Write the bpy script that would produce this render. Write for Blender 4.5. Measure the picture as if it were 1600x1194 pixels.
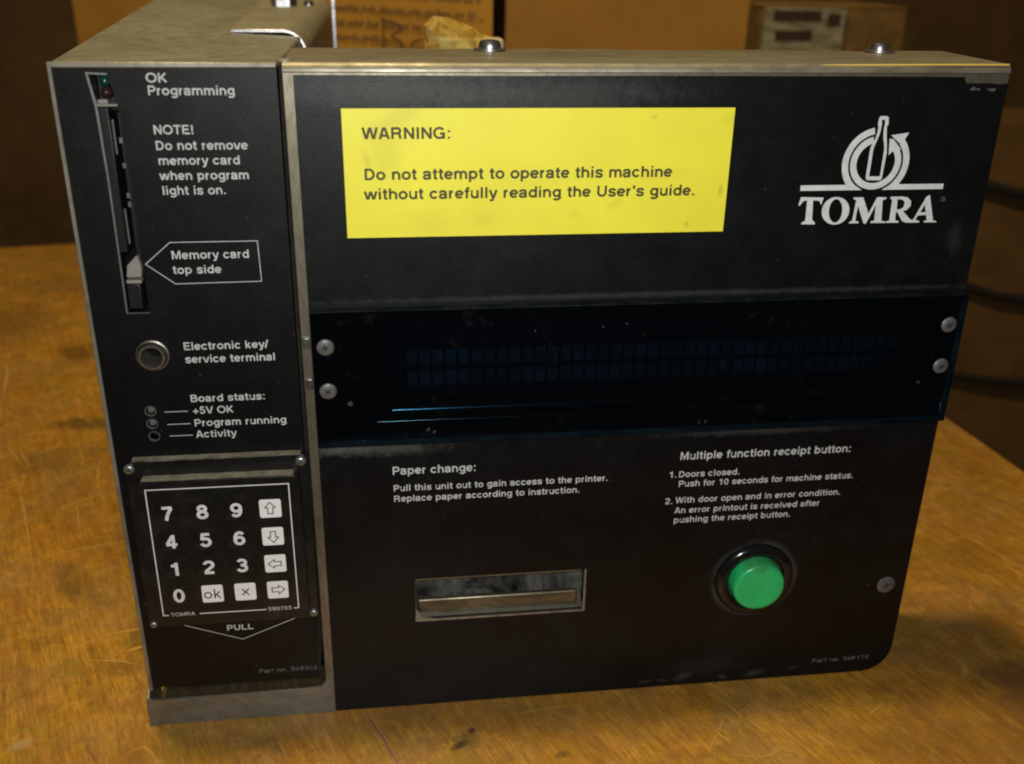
import bpy, bmesh, math, random
from mathutils import Vector, Matrix, noise
from mathutils.geometry import tessellate_polygon
R = math.radians
U = 0.01                                  # all lengths below are centimetres
scene = bpy.context.scene
COL = scene.collection
for o in list(bpy.data.objects):
    bpy.data.objects.remove(o)

# ------------------------------------------------------------------ camera
cd = bpy.data.cameras.new('camera')
cd.sensor_width = 36; cd.lens = 36 * 1553.93 / 1600
cd.clip_start = 0.01; cd.clip_end = 50
cam = bpy.data.objects.new('camera', cd); COL.objects.link(cam)
yaw, pitch, roll = 0.135966, 0.407723, 0.0173526
fw = Vector((math.sin(yaw) * math.cos(pitch), math.cos(yaw) * math.cos(pitch), -math.sin(pitch)))
rt = Vector((math.cos(yaw), -math.sin(yaw), 0)); up = rt.cross(fw)
r2 = rt * math.cos(roll) + up * math.sin(roll); u2 = -rt * math.sin(roll) + up * math.cos(roll)
m = Matrix((r2, u2, -fw)).transposed().to_4x4()
m.translation = Vector((3.0756, -39.1181, 34.3146)) * U
cam.matrix_world = m
cd.dof.use_dof = True; cd.dof.focus_distance = 0.43; cd.dof.aperture_fstop = 10.0
scene.camera = cam

# ------------------------------------------------------------------ light
w = bpy.data.worlds.new('World'); scene.world = w; w.use_nodes = True
w.node_tree.nodes['Background'].inputs[0].default_value = (1.0, 0.80, 0.52, 1)
w.node_tree.nodes['Background'].inputs[1].default_value = 0.05

def area(name, loc, target, size, power, color, size_y=None):
    l = bpy.data.lights.new(name, 'AREA'); l.energy = power; l.color = color
    if size_y: l.shape = 'RECTANGLE'; l.size = size * U; l.size_y = size_y * U
    else: l.shape = 'DISK'; l.size = size * U
    o = bpy.data.objects.new(name, l); COL.objects.link(o)
    o.location = Vector(loc) * U
    o.rotation_euler = (Vector(target) - Vector(loc)).to_track_quat('-Z', 'Y').to_euler()
    return o
area('camera_flash', (3.2, -41.5, 37.5), (12, 0, 15), 5, 1.85, (1.0, 0.99, 0.95))
area('ceiling_lamp', (-17, 14, 185), (-10, 24, 0), 15, 25.0, (1.0, 0.79, 0.40), 12)

scene.view_settings.view_transform = 'Standard'; scene.view_settings.look = 'None'
scene.view_settings.exposure = 0; scene.view_settings.gamma = 1
scene.render.engine = 'CYCLES'
scene.cycles.filter_width = 2.0
scene.cycles.use_denoising = True
scene.cycles.max_bounces = 8; scene.cycles.transparent_max_bounces = 12

# ------------------------------------------------------------------ materials
def mat(name, color=(.5, .5, .5), rough=.5, metal=0, spec=.5, coat=0):
    m = bpy.data.materials.new(name); m.use_nodes = True
    b = m.node_tree.nodes['Principled BSDF']
    b.inputs['Base Color'].default_value = (*color, 1); b.inputs['Roughness'].default_value = rough
    b.inputs['Metallic'].default_value = metal; b.inputs['Specular IOR Level'].default_value = spec
    b.inputs['Coat Weight'].default_value = coat
    return m
class NT:
    def __init__(s, m): s.t = m.node_tree; s.b = s.t.nodes['Principled BSDF']; s.tc = s.t.nodes.new('ShaderNodeTexCoord')
    def link(s, a, b): s.t.links.new(a, b)
    def coord(s, scale=(1, 1, 1), rotz=0, loc=(0, 0, 0)):
        a = s.t.nodes.new('ShaderNodeMapping'); a.vector_type = 'POINT'
        r = s.t.nodes.new('ShaderNodeVectorRotate'); r.rotation_type = 'Z_AXIS'; r.inputs['Angle'].default_value = rotz
        s.link(s.tc.outputs['Object'], r.inputs['Vector']); s.link(r.outputs[0], a.inputs['Vector'])
        a.inputs['Scale'].default_value = [100 * q for q in scale]; a.inputs['Location'].default_value = loc
        return a.outputs[0]
    def noise(s, vec, scale=1, detail=4, rough=.55, dist=0):
        n = s.t.nodes.new('ShaderNodeTexNoise'); s.link(vec, n.inputs['Vector'])
        n.inputs['Scale'].default_value = scale; n.inputs['Detail'].default_value = detail
        n.inputs['Roughness'].default_value = rough; n.inputs['Distortion'].default_value = dist
        return n.outputs['Fac']
    def ramp(s, fac, stops, interp='LINEAR'):
        n = s.t.nodes.new('ShaderNodeValToRGB'); s.link(fac, n.inputs[0]); e = n.color_ramp.elements
        n.color_ramp.interpolation = interp
        while len(e) < len(stops): e.new(.5)
        for q, (p, c) in zip(e, stops):
            q.position = p; q.color = (*c, 1) if hasattr(c, '__len__') else (c, c, c, 1)
        return n.outputs[0]
    def mix(s, fac, a, b, mode='MIX'):
        n = s.t.nodes.new('ShaderNodeMix'); n.data_type = 'RGBA'; n.blend_type = mode; n.clamp_factor = True
        for sock, v in ((n.inputs[0], fac), (n.inputs[6], a), (n.inputs[7], b)):
            if hasattr(v, 'is_linked'): s.link(v, sock)
            elif hasattr(v, '__len__'): sock.default_value = (*v, 1)
            else: sock.default_value = v
        return n.outputs[2]
    def math(s, op, a, b=None, clamp=False):
        n = s.t.nodes.new('ShaderNodeMath'); n.operation = op; n.use_clamp = clamp
        for k, v in enumerate((a, b)):
            if v is None: continue
            if hasattr(v, 'is_linked'): s.link(v, n.inputs[k])
            else: n.inputs[k].default_value = v
        return n.outputs[0]
    def bump(s, h, strength=.3, dist=.001):
        n = s.t.nodes.new('ShaderNodeBump'); n.inputs['Strength'].default_value = strength; n.inputs['Distance'].default_value = dist
        s.link(h, n.inputs['Height']); s.link(n.outputs[0], s.b.inputs['Normal'])
    def spot(s, x, y, rx, ry, ang=0, wob=None, soft=.5, y_is_z=False):
        """soft elliptical mark centred at (x,y) cm, 1 inside, 0 outside"""
        mp = s.t.nodes.new('ShaderNodeMapping'); mp.vector_type = 'TEXTURE'
        mp.inputs['Location'].default_value = (x * U, 0, y * U) if y_is_z else (x * U, y * U, 0)
        mp.inputs['Rotation'].default_value = (0, -ang, 0) if y_is_z else (0, 0, ang)
        mp.inputs['Scale'].default_value = (rx * U, 1, ry * U) if y_is_z else (rx * U, ry * U, 1)
        s.link(s.tc.outputs['Object'], mp.inputs['Vector'])
        ln = s.t.nodes.new('ShaderNodeVectorMath'); ln.operation = 'LENGTH'
        s.link(mp.outputs[0], ln.inputs[0]); d = ln.outputs['Value']
        if wob is not None: d = s.math('ADD', d, wob)
        mr = s.t.nodes.new('ShaderNodeMapRange'); mr.interpolation_type = 'SMOOTHSTEP'
        s.link(d, mr.inputs['Value']); mr.inputs['From Min'].default_value = 1 + soft; mr.inputs['From Max'].default_value = 1 - soft
        return mr.outputs[0]

# black printed film on the panels: fine grain, dust haze, smudges
def black_panel(name):
    m = mat(name, (.012, .012, .013), .42, 0, .30); n = NT(m)
    big = n.noise(n.coord((1, 1, 1)), .16, 5, .6); mid = n.noise(n.coord((1, 1, 1), loc=(7, 3, 1)), .9, 6, .7)
    fine = n.noise(n.coord((1, 1, 1)), 9, 3, .6)
    dust = n.math('MULTIPLY', n.ramp(big, [(.38, 0.0), (.75, 1.0)]), n.ramp(mid, [(.35, .15), (.75, 1.0)]))
    c = n.mix(dust, (.0018, .0019, .0024), (.0090, .0098, .0108))
    specks = n.ramp(n.noise(n.coord((1, 1, 1), loc=(2, 0, 5)), 3.3, 2, .5), [(.735, 0.0), (.77, 1.0)])
    c = n.mix(n.math('MULTIPLY', specks, .5), c, (.05, .05, .048))
    n.link(c, n.b.inputs['Base Color'])
    n.link(n.ramp(n.math('ADD', n.math('MULTIPLY', mid, .6), n.math('MULTIPLY', fine, .4)), [(.3, .36), (.7, .47)]), n.b.inputs['Roughness'])
    n.bump(fine, .12, .0004)
    return m, n, c
M = {}
M['panel'], pn, pc = black_panel('black_panel_film')
# scuffs along the bottom edge, dust halo round the button, faint dust under the top edge (marks of their own)
wob = pn.math('MULTIPLY', pn.math('SUBTRACT', pn.noise(pn.coord(), 2.2, 5, .75), .5), 2.6)
halo = pn.math('MULTIPLY', pn.spot(20.56, 6.3, 2.12, 2.12, 0, pn.math('MULTIPLY', wob, .08), .10, True), pn.ramp(pn.noise(pn.coord(), .55, 2), [(.35, .15), (.7, 1.0)]))
marks = [(halo, .6, (.13, .13, .12))]
for x, z, rx, rz, a, s in ((2.6, 14.35, 2.2, .28, 0, .5), (1.2, 14.5, 1.2, .25, .1, .6), (20, 14.4, 3.5, .16, 0, .25), (27.6, 23.3, .30, .55, .2, .14), (15, 21.1, 12, .10, 0, .22),
                        (17.5, .55, .42, .16, .3, .25), (19.6, .35, .22, .12, -.3, .25), (21.3, .45, .5, .14, .2, .25), (15.5, .4, .3, .08, .2, .25), (16.4, .42, .25, .09, -.2, .2), (23.3, .6, .25, .08, 0, .2), (18.6, 1.1, 1.6, .5, .1, .07), (10, 29.2, 3.5, .6, .05, .30), (4, 29.4, 3.5, .5, 0, .30)):
    marks.append((pn.spot(x, z, rx, rz, a, wob, .85, True), s, (.10, .10, .095)))
for f, s, col in marks: pc = pn.mix(pn.math('MULTIPLY', f, s), pc, col)
pn.link(pc, pn.b.inputs['Base Color'])
M['module_panel'], mn, mc = black_panel('module_panel_film')

def metal(name, c1, c2, rough=(.3, .5), metallic=.85, scale=.6, stretch=(1, 1, 1), bump=.1):
    m = mat(name, c1, .4, metallic); n = NT(m)
    a = n.noise(n.coord(stretch), scale, 6, .65, .6); f = n.noise(n.coord(stretch, loc=(3, 9, 4)), scale * 7, 4, .6)
    c = n.mix(n.ramp(a, [(.36, 0.0), (.66, 1.0)]), c1, c2)
    c = n.mix(n.ramp(f, [(.45, 0.0), (.75, .6)]), c, tuple(q * .6 for q in c2))
    n.link(c, n.b.inputs['Base Color']); n.link(n.ramp(a, [(.3, rough[0]), (.7, rough[1])]), n.b.inputs['Roughness'])
    n.bump(f, bump, .0006)
    return m
M['zinc'] = metal('dusty_zinc_steel', (.37, .36, .30), (.19, .18, .14), (.38, .6), .55, .22, (1, .5, 1))
M['lid'] = metal('dusty_lid_steel', (.38, .36, .28), (.24, .225, .165), (.4, .6), .5, .25)
M['steel'] = metal('bare_steel', (.36, .34, .29), (.20, .19, .15), (.3, .5), .9, .8, (.4, 1, 1))
M['grime_floor'] = metal('grimy_tray_floor', (.16, .12, .06), (.07, .05, .03), (.3, .5), .4, 1.3, (2, .3, 1), .3)
M['burr'] = mat('glint_gold_burr', (.90, .66, .16), .3, .35, .8)  # gold base paints in the warm reflection on the lip edge
M['tab'] = mat('grey_latch_plastic', (.24, .23, .20), .5)
M['lip'] = metal('dull_lip_steel', (.36, .33, .26), (.18, .16, .115), (.38, .6), .65, .45, (.35, 1, 1), .3)
M['tray'] = metal('grey_tray_steel', (.30, .29, .25), (.20, .19, .15), (.38, .55), .7, .5, (.5, 1, 1))
M['strip'] = metal('warm_edge_steel', (.27, .245, .185), (.17, .15, .105), (.35, .5), .75, .7, (1, 1, .3))
M['rim'] = metal('worn_edge_steel', (.44, .45, .44), (.22, .225, .22), (.25, .5), .8, 1.6)
M['screw'] = metal('screw_steel', (.20, .20, .20), (.08, .08, .08), (.4, .65), .45, 4.5)
M['bolt'] = metal('bright_bolt_steel', (.52, .52, .53), (.32, .32, .34), (.22, .42), 1, 2.0)
M['rod'] = metal('paper_rod_brass', (.25, .225, .16), (.11, .09, .055), (.32, .52), .85, .8, (.3, 1, 1))
M['galv'] = metal('mottled_slot_sheet', (.20, .195, .18), (.008, .008, .008), (.25, .5), .3, .55, (1, 1, .7))
M['dust_plastic'] = mat('dust_on_plastic', (.17, .15, .10), .8)
n = NT(M['dust_plastic']); n.link(n.mix(n.ramp(n.noise(n.coord(), 1.6, 5, .7), [(.35, 0.), (.65, 1.)]), (.15, .135, .09), (.33, .30, .20)), n.b.inputs['Base Color'])
M['key_black'] = mat('keypad_black_plastic', (.008, .008, .008), .28, 0, .5)
n = NT(M['key_black']); n.link(n.ramp(n.noise(n.coord(), 1.1, 6, .7), [(.3, .2), (.7, .42)]), n.b.inputs['Roughness'])
n.link(n.mix(n.ramp(n.noise(n.coord(), .8, 6, .7), [(.5, 0.), (.8, .6)]), (.007, .007, .007), (.03, .029, .026)), n.b.inputs['Base Color'])
M['black_gloss'] = mat('glossy_black_plastic', (.006, .006, .007), .16, 0, .5)
M['dark'] = mat('inner_dark_plastic', (.008, .008, .008), .4)
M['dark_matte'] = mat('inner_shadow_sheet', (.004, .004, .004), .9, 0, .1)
M['print_grey'] = mat('pale_grey_print', (.40, .41, .41), .6)
n = NT(M['print_grey']); n.link(n.mix(n.ramp(n.noise(n.coord(), 2.2, 4, .7), [(.35, 0.), (.7, 1.)]), (.42, .43, .425), (.56, .57, .565)), n.b.inputs['Base Color'])
M['print_white'] = mat('white_logo_print', (.60, .60, .60), .6)
n = NT(M['print_white']); n.link(n.mix(n.ramp(n.noise(n.coord(), 3, 5, .7), [(.3, 0.), (.6, 1.)]), (.56, .56, .555), (.70, .70, .70)), n.b.inputs['Base Color'])
M['print_faint'] = mat('worn_faint_print', (.11, .11, .105), .6)
n = NT(M['print_faint']); n.link(n.mix(n.ramp(n.noise(n.coord(), 4, 3, .6), [(.36, 0.), (.6, 1.)]), (.06, .06, .058), (.19, .19, .18)), n.b.inputs['Base Color'])
M['print_dark'] = mat('dark_sticker_print', (.055, .05, .012), .6)
M['key_white'] = mat('white_key_cap', (.70, .70, .69), .35)
n = NT(M['key_white']); n.link(n.mix(n.ramp(n.noise(n.coord(), 1.5, 5, .7), [(.3, 0.), (.7, 1.)]), (.74, .74, .72), (.84, .84, .83)), n.b.inputs['Base Color'])
M['key_ink'] = mat('key_ink', (.015, .015, .015), .5)
M['sticker'] = mat('yellow_sticker_vinyl', (.83, .72, .03), .45); n = NT(M['sticker'])
c = n.mix(n.ramp(n.noise(n.coord(), .35, 5, .6), [(.3, 0.), (.75, 1.)]), (.88, .82, .05), (.80, .73, .045))
sw = n.math('MULTIPLY', n.math('SUBTRACT', n.noise(n.coord(), 1.8, 4, .7), .5), 1.5)
for x, z, rx, rz, a, s in ((3.9, 28.5, .9, .3, .5, .35), (3.3, 27.2, .5, .9, .4, .28), (2.6, 26.9, .12, .35, .3, .5), (10.9, 24.6, .25, .2, 0, .2), (13.9, 28.45, .10, .06, .4, .6), (14.6, 26.2, .9, .2, .1, .2), (17.0, 28.4, .25, .2, 0, .2), (7.2, 24.4, .5, .25, 0, .2),
                        (8.9, 25.9, 1.2, .5, .2, .12), (16.9, 25.5, .08, .2, 0, .7), (15.6, 24.1, .07, .12, 0, .7), (4.9, 24.2, 1.3, .5, 0, .16), (12.5, 25.0, .35, .12, .6, .3)):
    c = n.mix(n.math('MULTIPLY', n.spot(x, z, rx, rz, a, sw, .9, True), s * .55), c, (.30, .25, .03))
n.link(c, n.b.inputs['Base Color'])
M['green'] = mat('green_button_plastic', (.02, .40, .11), .30, 0, .5)
n = NT(M['green']); gc = n.mix(n.ramp(n.noise(n.coord(), 1.5, 5, .7), [(.3, 0.), (.7, 1.)]), (.016, .42, .12), (.028, .52, .155))
gs = n.noise(n.coord(), 2.4, 4, .7)
gc = n.mix(n.math('MULTIPLY', n.spot(20.56, 7.5, .8, .22, 0, n.math('MULTIPLY', n.math('SUBTRACT', gs, .5), 3.5), .8, True), .5), gc, (.05, .09, .04))
n.link(gc, n.b.inputs['Base Color'])
M['led_green'] = mat('unlit_green_led', (.006, .05, .028), .2, 0, .5); M['led_red'] = mat('unlit_red_led', (.030, .014, .014), .35, 0, .3)
M['led_clear'] = mat('unlit_clear_led', (.12, .12, .12), .25)
M['cream'] = mat('cream_plastic_tab', (.42, .37, .22), .5)
M['teal_edge'] = mat('acrylic_cut_edge', (.003, .010, .013), .6, 0, .1)
n = NT(M['teal_edge']); n.link(n.mix(n.ramp(n.noise(n.coord(), 1.2, 5, .7), [(.4, 0.), (.75, 1.)]), (.002, .007, .010), (.03, .034, .032)), n.b.inputs['Base Color'])
M['cell'] = mat('display_cell_phosphor', (.032, .027, .036), .6)
M['cell_glass'] = mat('display_module_glass', (.004, .005, .008), .4, 0, .15)
n = NT(M['cell']); n.tc.outputs['Object']; _g = n.t.nodes.new('ShaderNodeNewGeometry'); _m = n.t.nodes.new('ShaderNodeMapping'); _m.inputs['Scale'].default_value = (60, 60, 90); n.link(_g.outputs['Position'], _m.inputs[0]); n.link(n.mix(n.ramp(n.noise(_m.outputs[0], 1.0, 4, .7), [(.38, 0.), (.62, 1.)]), (.004, .0037, .005), (.028, .024, .032)), n.b.inputs['Base Color'])
M['glass_rod'] = mat('display_glass_edge', (.004, .008, .010), .17, 0, 1.0)

def acrylic():
    m = bpy.data.materials.new('tinted_acrylic'); m.use_nodes = True; t = m.node_tree
    for q in list(t.nodes): t.nodes.remove(q)
    out = t.nodes.new('ShaderNodeOutputMaterial'); tr = t.nodes.new('ShaderNodeBsdfTransparent'); gl = t.nodes.new('ShaderNodeBsdfGlossy')
    df = t.nodes.new('ShaderNodeBsdfDiffuse'); df.inputs[0].default_value = (.30, .31, .31, 1)
    tr.inputs[0].default_value = (.40, .58, .68, 1); gl.inputs['Roughness'].default_value = .07
    fr = t.nodes.new('ShaderNodeFresnel'); fr.inputs[0].default_value = 1.47
    mx = t.nodes.new('ShaderNodeMixShader'); t.links.new(fr.outputs[0], mx.inputs[0]); t.links.new(tr.outputs[0], mx.inputs[1]); t.links.new(gl.outputs[0], mx.inputs[2])
    tc = t.nodes.new('ShaderNodeTexCoord'); mp = t.nodes.new('ShaderNodeMapping'); mp.inputs['Scale'].default_value = (100, 100, 100); t.links.new(tc.outputs['Object'], mp.inputs[0])
    nz = t.nodes.new('ShaderNodeTexNoise'); nz.inputs['Scale'].default_value = .9; nz.inputs['Detail'].default_value = 6; nz.inputs['Roughness'].default_value = .75; t.links.new(mp.outputs[0], nz.inputs[0])
    rp = t.nodes.new('ShaderNodeValToRGB'); rp.color_ramp.elements[0].position = .60; rp.color_ramp.elements[1].position = .95
    rp.color_ramp.elements[0].color = (.002, .002, .002, 1); rp.color_ramp.elements[1].color = (.07, .07, .07, 1); t.links.new(nz.outputs[0], rp.inputs[0])
    m2 = t.nodes.new('ShaderNodeMixShader'); t.links.new(rp.outputs[0], m2.inputs[0]); t.links.new(mx.outputs[0], m2.inputs[1]); t.links.new(df.outputs[0], m2.inputs[2])
    t.links.new(m2.outputs[0], out.inputs[0]); return m
M['acrylic'] = acrylic()

def kraft(name, base, dark, scale=.12):
    m = mat(name, base, .8, 0, .2); n = NT(m)
    a = n.noise(n.coord((1, 1, 1)), scale, 5, .6); f = n.noise(n.coord((1, 1, .25)), 2.4, 3, .6)
    c = n.mix(n.ramp(a, [(.35, 0.), (.7, 1.)]), base, dark); c = n.mix(n.ramp(f, [(.4, 0.), (.8, .35)]), c, dark)
    n.link(c, n.b.inputs['Base Color']); n.bump(a, .2, .004); return m
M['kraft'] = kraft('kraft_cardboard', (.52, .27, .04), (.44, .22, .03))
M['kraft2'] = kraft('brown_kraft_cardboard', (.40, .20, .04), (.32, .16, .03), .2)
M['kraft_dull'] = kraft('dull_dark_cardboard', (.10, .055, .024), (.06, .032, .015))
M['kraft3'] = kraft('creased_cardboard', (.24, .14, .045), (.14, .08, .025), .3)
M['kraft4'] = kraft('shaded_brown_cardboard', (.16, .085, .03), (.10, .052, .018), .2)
M['tape'] = mat('clear_packing_tape', (.27, .17, .07), .22, 0, .6)
M['ink_brown'] = mat('brown_box_print', (.12, .06, .02), .8)
M['marker'] = mat('marker_ink', (.05, .018, .008), .7)
M['label_paper'] = mat('grey_shipping_label', (.30, .27, .19), .5); n = NT(M['label_paper'])
n.link(n.mix(n.ramp(n.noise(n.coord((.4, 1, 1.6)), .9, 4, .7), [(.4, 0.), (.65, 1.)]), (.36, .33, .23), (.12, .105, .06)), n.b.inputs['Base Color'])
M['wall'] = mat('dim_wall_paint', (.10, .06, .045), .9); n = NT(M['wall'])
n.link(n.mix(n.noise(n.coord(), .03, 5), (.08, .048, .036), (.12, .075, .055)), n.b.inputs['Base Color'])
M['floor'] = mat('dark_concrete', (.07, .045, .035), .8); n = NT(M['floor'])
n.link(n.mix(n.noise(n.coord(), .08, 6), (.045, .03, .024), (.085, .06, .045)), n.b.inputs['Base Color'])
M['cord'] = mat('black_cord_rubber', (.012, .008, .008), .6)
M['wood_edge'] = mat('plywood_edge', (.12, .06, .02), .7); M['scratch'] = mat('pale_scratch', (.44, .25, .05), .45); M['scratch_dark'] = mat('dark_scratch', (.10, .055, .02), .7)
M['pen'] = mat('purple_pen_mark', (.13, .05, .10), .6)

def wood():
    m = mat('worn_varnished_table', (.4, .2, .03), .45, 0, .45); n = NT(m); A = R(-22)
    base = n.noise(n.coord(), .065, 5, .6, .4)
    c = n.ramp(base, [(.25, (.20, .092, .009)), (.5, (.35, .168, .017)), (.75, (.47, .24, .026))])
    grain = n.noise(n.coord((1, .07, 1), A), 2.4, 6, .65, .3)                 # long fibres
    c = n.mix(n.ramp(grain, [(.38, .55), (.52, 0.)]), c, (.17, .072, .011))
    c = n.mix(n.ramp(grain, [(.58, 0.), (.80, .65)]), c, (.60, .35, .07))
    bl = n.noise(n.coord(loc=(31, 5, 0)), .16, 6, .7, .8)                     # greyed, worn-through zones
    c = n.mix(n.ramp(bl, [(.46, 0.), (.66, .8)]), c, (.25, .14, .045))
    bl2 = n.noise(n.coord(loc=(11, 45, 0)), .33, 6, .75, .5)
    c = n.mix(n.ramp(bl2, [(.52, 0.), (.68, .75)]), c, (.15, .08, .02))
    og = n.noise(n.coord(loc=(-21, 15, 0)), .22, 5, .7, .4)
    c = n.mix(n.ramp(og, [(.54, 0.), (.76, .4)]), c, (.42, .15, .02))
    m1 = n.noise(n.coord(loc=(71, 5, 0)), .7, 6, .72, .9)
    c = n.mix(n.ramp(m1, [(.36, .35), (.52, 0.)]), c, (.18, .08, .010))
    c = n.mix(n.ramp(m1, [(.50, 0.), (.72, .35)]), c, (.58, .32, .06))
    m2 = n.noise(n.coord(loc=(1, 85, 0)), .28, 5, .7, .7)
    c = n.mix(n.ramp(m2, [(.52, 0.), (.72, .3)]), c, (.44, .16, .02))
    c = n.mix(n.ramp(m2, [(.36, .55), (.47, 0.)]), c, (.24, .16, .015))
    fine = n.noise(n.coord((1, .09, 1), A), 9, 4, .6)
    c = n.mix(n.ramp(fine, [(.38, .5), (.53, 0.)]), c, (.18, .08, .014))
    c = n.mix(n.ramp(fine, [(.60, 0.), (.76, .45)]), c, (.62, .38, .11))
    for sc_, lo, wd_, st_ in ((.15, 0, .006, .5), (.22, 20, .005, .45), (.12, 90, .004, .5)):
        nz = n.noise(n.coord((1, 1, 1), .4 * lo, loc=(lo, -lo, lo)), sc_, 2.5, .55, .35)
        gate = n.ramp(n.noise(n.coord(loc=(lo + 7, 3, 2)), .35, 3, .6), [(.50, 0.), (.66, st_)])
        line = n.ramp(n.math('ABSOLUTE', n.math('SUBTRACT', nz, .5)), [(0, 1.), (wd_, 0.)])
        c = n.mix(n.math('MULTIPLY', line, gate), c, (.52, .31, .06))
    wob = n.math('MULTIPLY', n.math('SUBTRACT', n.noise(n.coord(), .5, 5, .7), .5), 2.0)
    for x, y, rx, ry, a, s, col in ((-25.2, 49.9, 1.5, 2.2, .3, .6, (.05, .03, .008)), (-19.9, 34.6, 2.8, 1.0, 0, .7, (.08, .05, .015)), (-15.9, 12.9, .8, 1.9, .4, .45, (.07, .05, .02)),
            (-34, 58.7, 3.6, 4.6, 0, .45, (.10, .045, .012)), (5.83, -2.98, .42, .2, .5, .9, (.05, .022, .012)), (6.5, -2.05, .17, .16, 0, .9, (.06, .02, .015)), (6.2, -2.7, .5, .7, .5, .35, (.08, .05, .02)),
            (31.9, .6, 3.0, 1.4, -.4, .25, (.10, .07, .03)), (35.5, -3.0, 2.2, 2.6, 0, .7, (.09, .045, .02)), (33, -5.5, 6.5, 3.6, 0, .45, (.13, .065, .018)), (26, -4.5, 3.2, 1.3, 0, .25, (.15, .08, .02)), (10.6, -4.1, .35, .2, .2, .6, (.09, .04, .015)), (-30, 71, 5, 3, 0, .35, (.12, .07, .02)),  # dark zones by the front-right corner paint the machine's shadow into the wood
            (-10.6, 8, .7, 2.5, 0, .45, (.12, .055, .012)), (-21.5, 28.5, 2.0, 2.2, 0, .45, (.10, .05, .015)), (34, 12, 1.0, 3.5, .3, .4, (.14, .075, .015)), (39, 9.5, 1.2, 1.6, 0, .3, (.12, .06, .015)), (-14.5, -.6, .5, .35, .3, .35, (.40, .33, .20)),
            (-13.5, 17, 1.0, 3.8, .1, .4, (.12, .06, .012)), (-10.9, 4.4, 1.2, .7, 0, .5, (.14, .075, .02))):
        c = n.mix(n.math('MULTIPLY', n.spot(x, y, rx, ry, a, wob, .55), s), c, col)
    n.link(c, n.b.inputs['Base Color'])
    n.link(n.ramp(bl, [(.35, .27), (.7, .50)]), n.b.inputs['Roughness'])
    n.bump(n.math('ADD', n.math('MULTIPLY', fine, .6), grain), .22, .0006)
    return m
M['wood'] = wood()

# ------------------------------------------------------------------ helpers
def tag(o, label=None, cat=None, group=None, kind=None):
    for k, v in (('label', label), ('category', cat), ('group', group), ('kind', kind)):
        if v: o[k] = v
    return o
def empty(name, loc=(0, 0, 0), rz=0, **k):
    o = bpy.data.objects.new(name, None); COL.objects.link(o); o.empty_display_size = .05
    o.location = Vector(loc) * U; o.rotation_euler = (0, 0, rz); return tag(o, **k)
def link(name, me, parent=None, loc=None):
    o = bpy.data.objects.new(name, me); COL.objects.link(o)
    if parent is not None: o.parent = parent
    if loc is not None: o.location = Vector(loc) * U
    return o
def done(name, bm, mats, parent=None, bevel=0, seg=2, smooth=False, kind=None, scale=True, label=None):
    if scale: bmesh.ops.scale(bm, vec=(U, U, U), verts=bm.verts)
    me = bpy.data.meshes.new(name); bm.to_mesh(me); bm.free()
    for mm in (mats if isinstance(mats, (list, tuple)) else [mats]): me.materials.append(M[mm])
    if smooth:
        for p in me.polygons: p.use_smooth = True
        try: me.set_sharp_from_angle(angle=R(38))
        except Exception: pass
    o = link(name, me, parent)
    if bevel:
        b = o.modifiers.new('bevel', 'BEVEL'); b.width = bevel * U; b.segments = seg; b.limit_method = 'ANGLE'; b.angle_limit = R(35); b.harden_normals = False
        for p in me.polygons: p.use_smooth = True
        try: me.set_sharp_from_angle(angle=R(32))
        except Exception: pass
    return tag(o, label=label, kind=kind)
def quad(bm, pts, mi=0):
    f = bm.faces.new([bm.verts.new(p) for p in pts]); f.material_index = mi; return f
def box(bm, x0, x1, y0, y1, z0, z1, mi=0):
    v = [bm.verts.new((x, y, z)) for x in (x0, x1) for y in (y0, y1) for z in (z0, z1)]
    fs = []
    for a in ((0, 1, 3, 2), (4, 6, 7, 5), (0, 4, 5, 1), (2, 3, 7, 6), (0, 2, 6, 4), (1, 5, 7, 3)):
        f = bm.faces.new([v[i] for i in a]); f.material_index = mi; fs.append(f)
    return fs
def B(name, x0, x1, y0, y1, z0, z1, m, parent=None, bevel=0, **k):
    bm = bmesh.new(); box(bm, x0, x1, y0, y1, z0, z1); return done(name, bm, m, parent, bevel, **k)
def plate(bm, outer, holes=(), y=0, thick=.1, mi=0, mi_side=None):
    """polygon in x,z with holes, front face at y, extruded back"""
    loops = [[(p[0], p[1]) for p in l] for l in [outer] + list(holes)]
    tri = tessellate_polygon([[Vector((a, b, 0)) for a, b in l] for l in loops])
    flat = [p for l in loops for p in l]
    f = [bm.verts.new((a, y, b)) for a, b in flat]; bk = [bm.verts.new((a, y + thick, b)) for a, b in flat]
    for t in tri:
        for vs in ([f[i] for i in t], [bk[i] for i in t]):
            try: q = bm.faces.new(vs); q.material_index = mi
            except ValueError: pass
    i = 0
    for l in loops:
        n_ = len(l)
        for k in range(n_):
            a, b = i + k, i + (k + 1) % n_
            q = bm.faces.new((f[a], f[b], bk[b], bk[a])); q.material_index = mi if mi_side is None else mi_side
        i += n_
    bmesh.ops.recalc_face_normals(bm, faces=bm.faces)
def circle(cx, cz, r, n=40): return [(cx + r * math.cos(2 * math.pi * k / n), cz + r * math.sin(2 * math.pi * k / n)) for k in range(n)]
def rrect(x0, x1, z0, z1, r, n=6):
    rs = r if hasattr(r, '__len__') else [r] * 4      # bl, br, tr, tl
    out = []
    for (cx, cz, a0, q) in ((x0 + rs[0], z0 + rs[0], 180, rs[0]), (x1 - rs[1], z0 + rs[1], 270, rs[1]), (x1 - rs[2], z1 - rs[2], 0, rs[2]), (x0 + rs[3], z1 - rs[3], 90, rs[3])):
        if q == 0: out.append((cx, cz)); continue
        for k in range(n + 1):
            a = R(a0 + 90 * k / n); out.append((cx + q * math.cos(a), cz + q * math.sin(a)))
    return out
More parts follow.
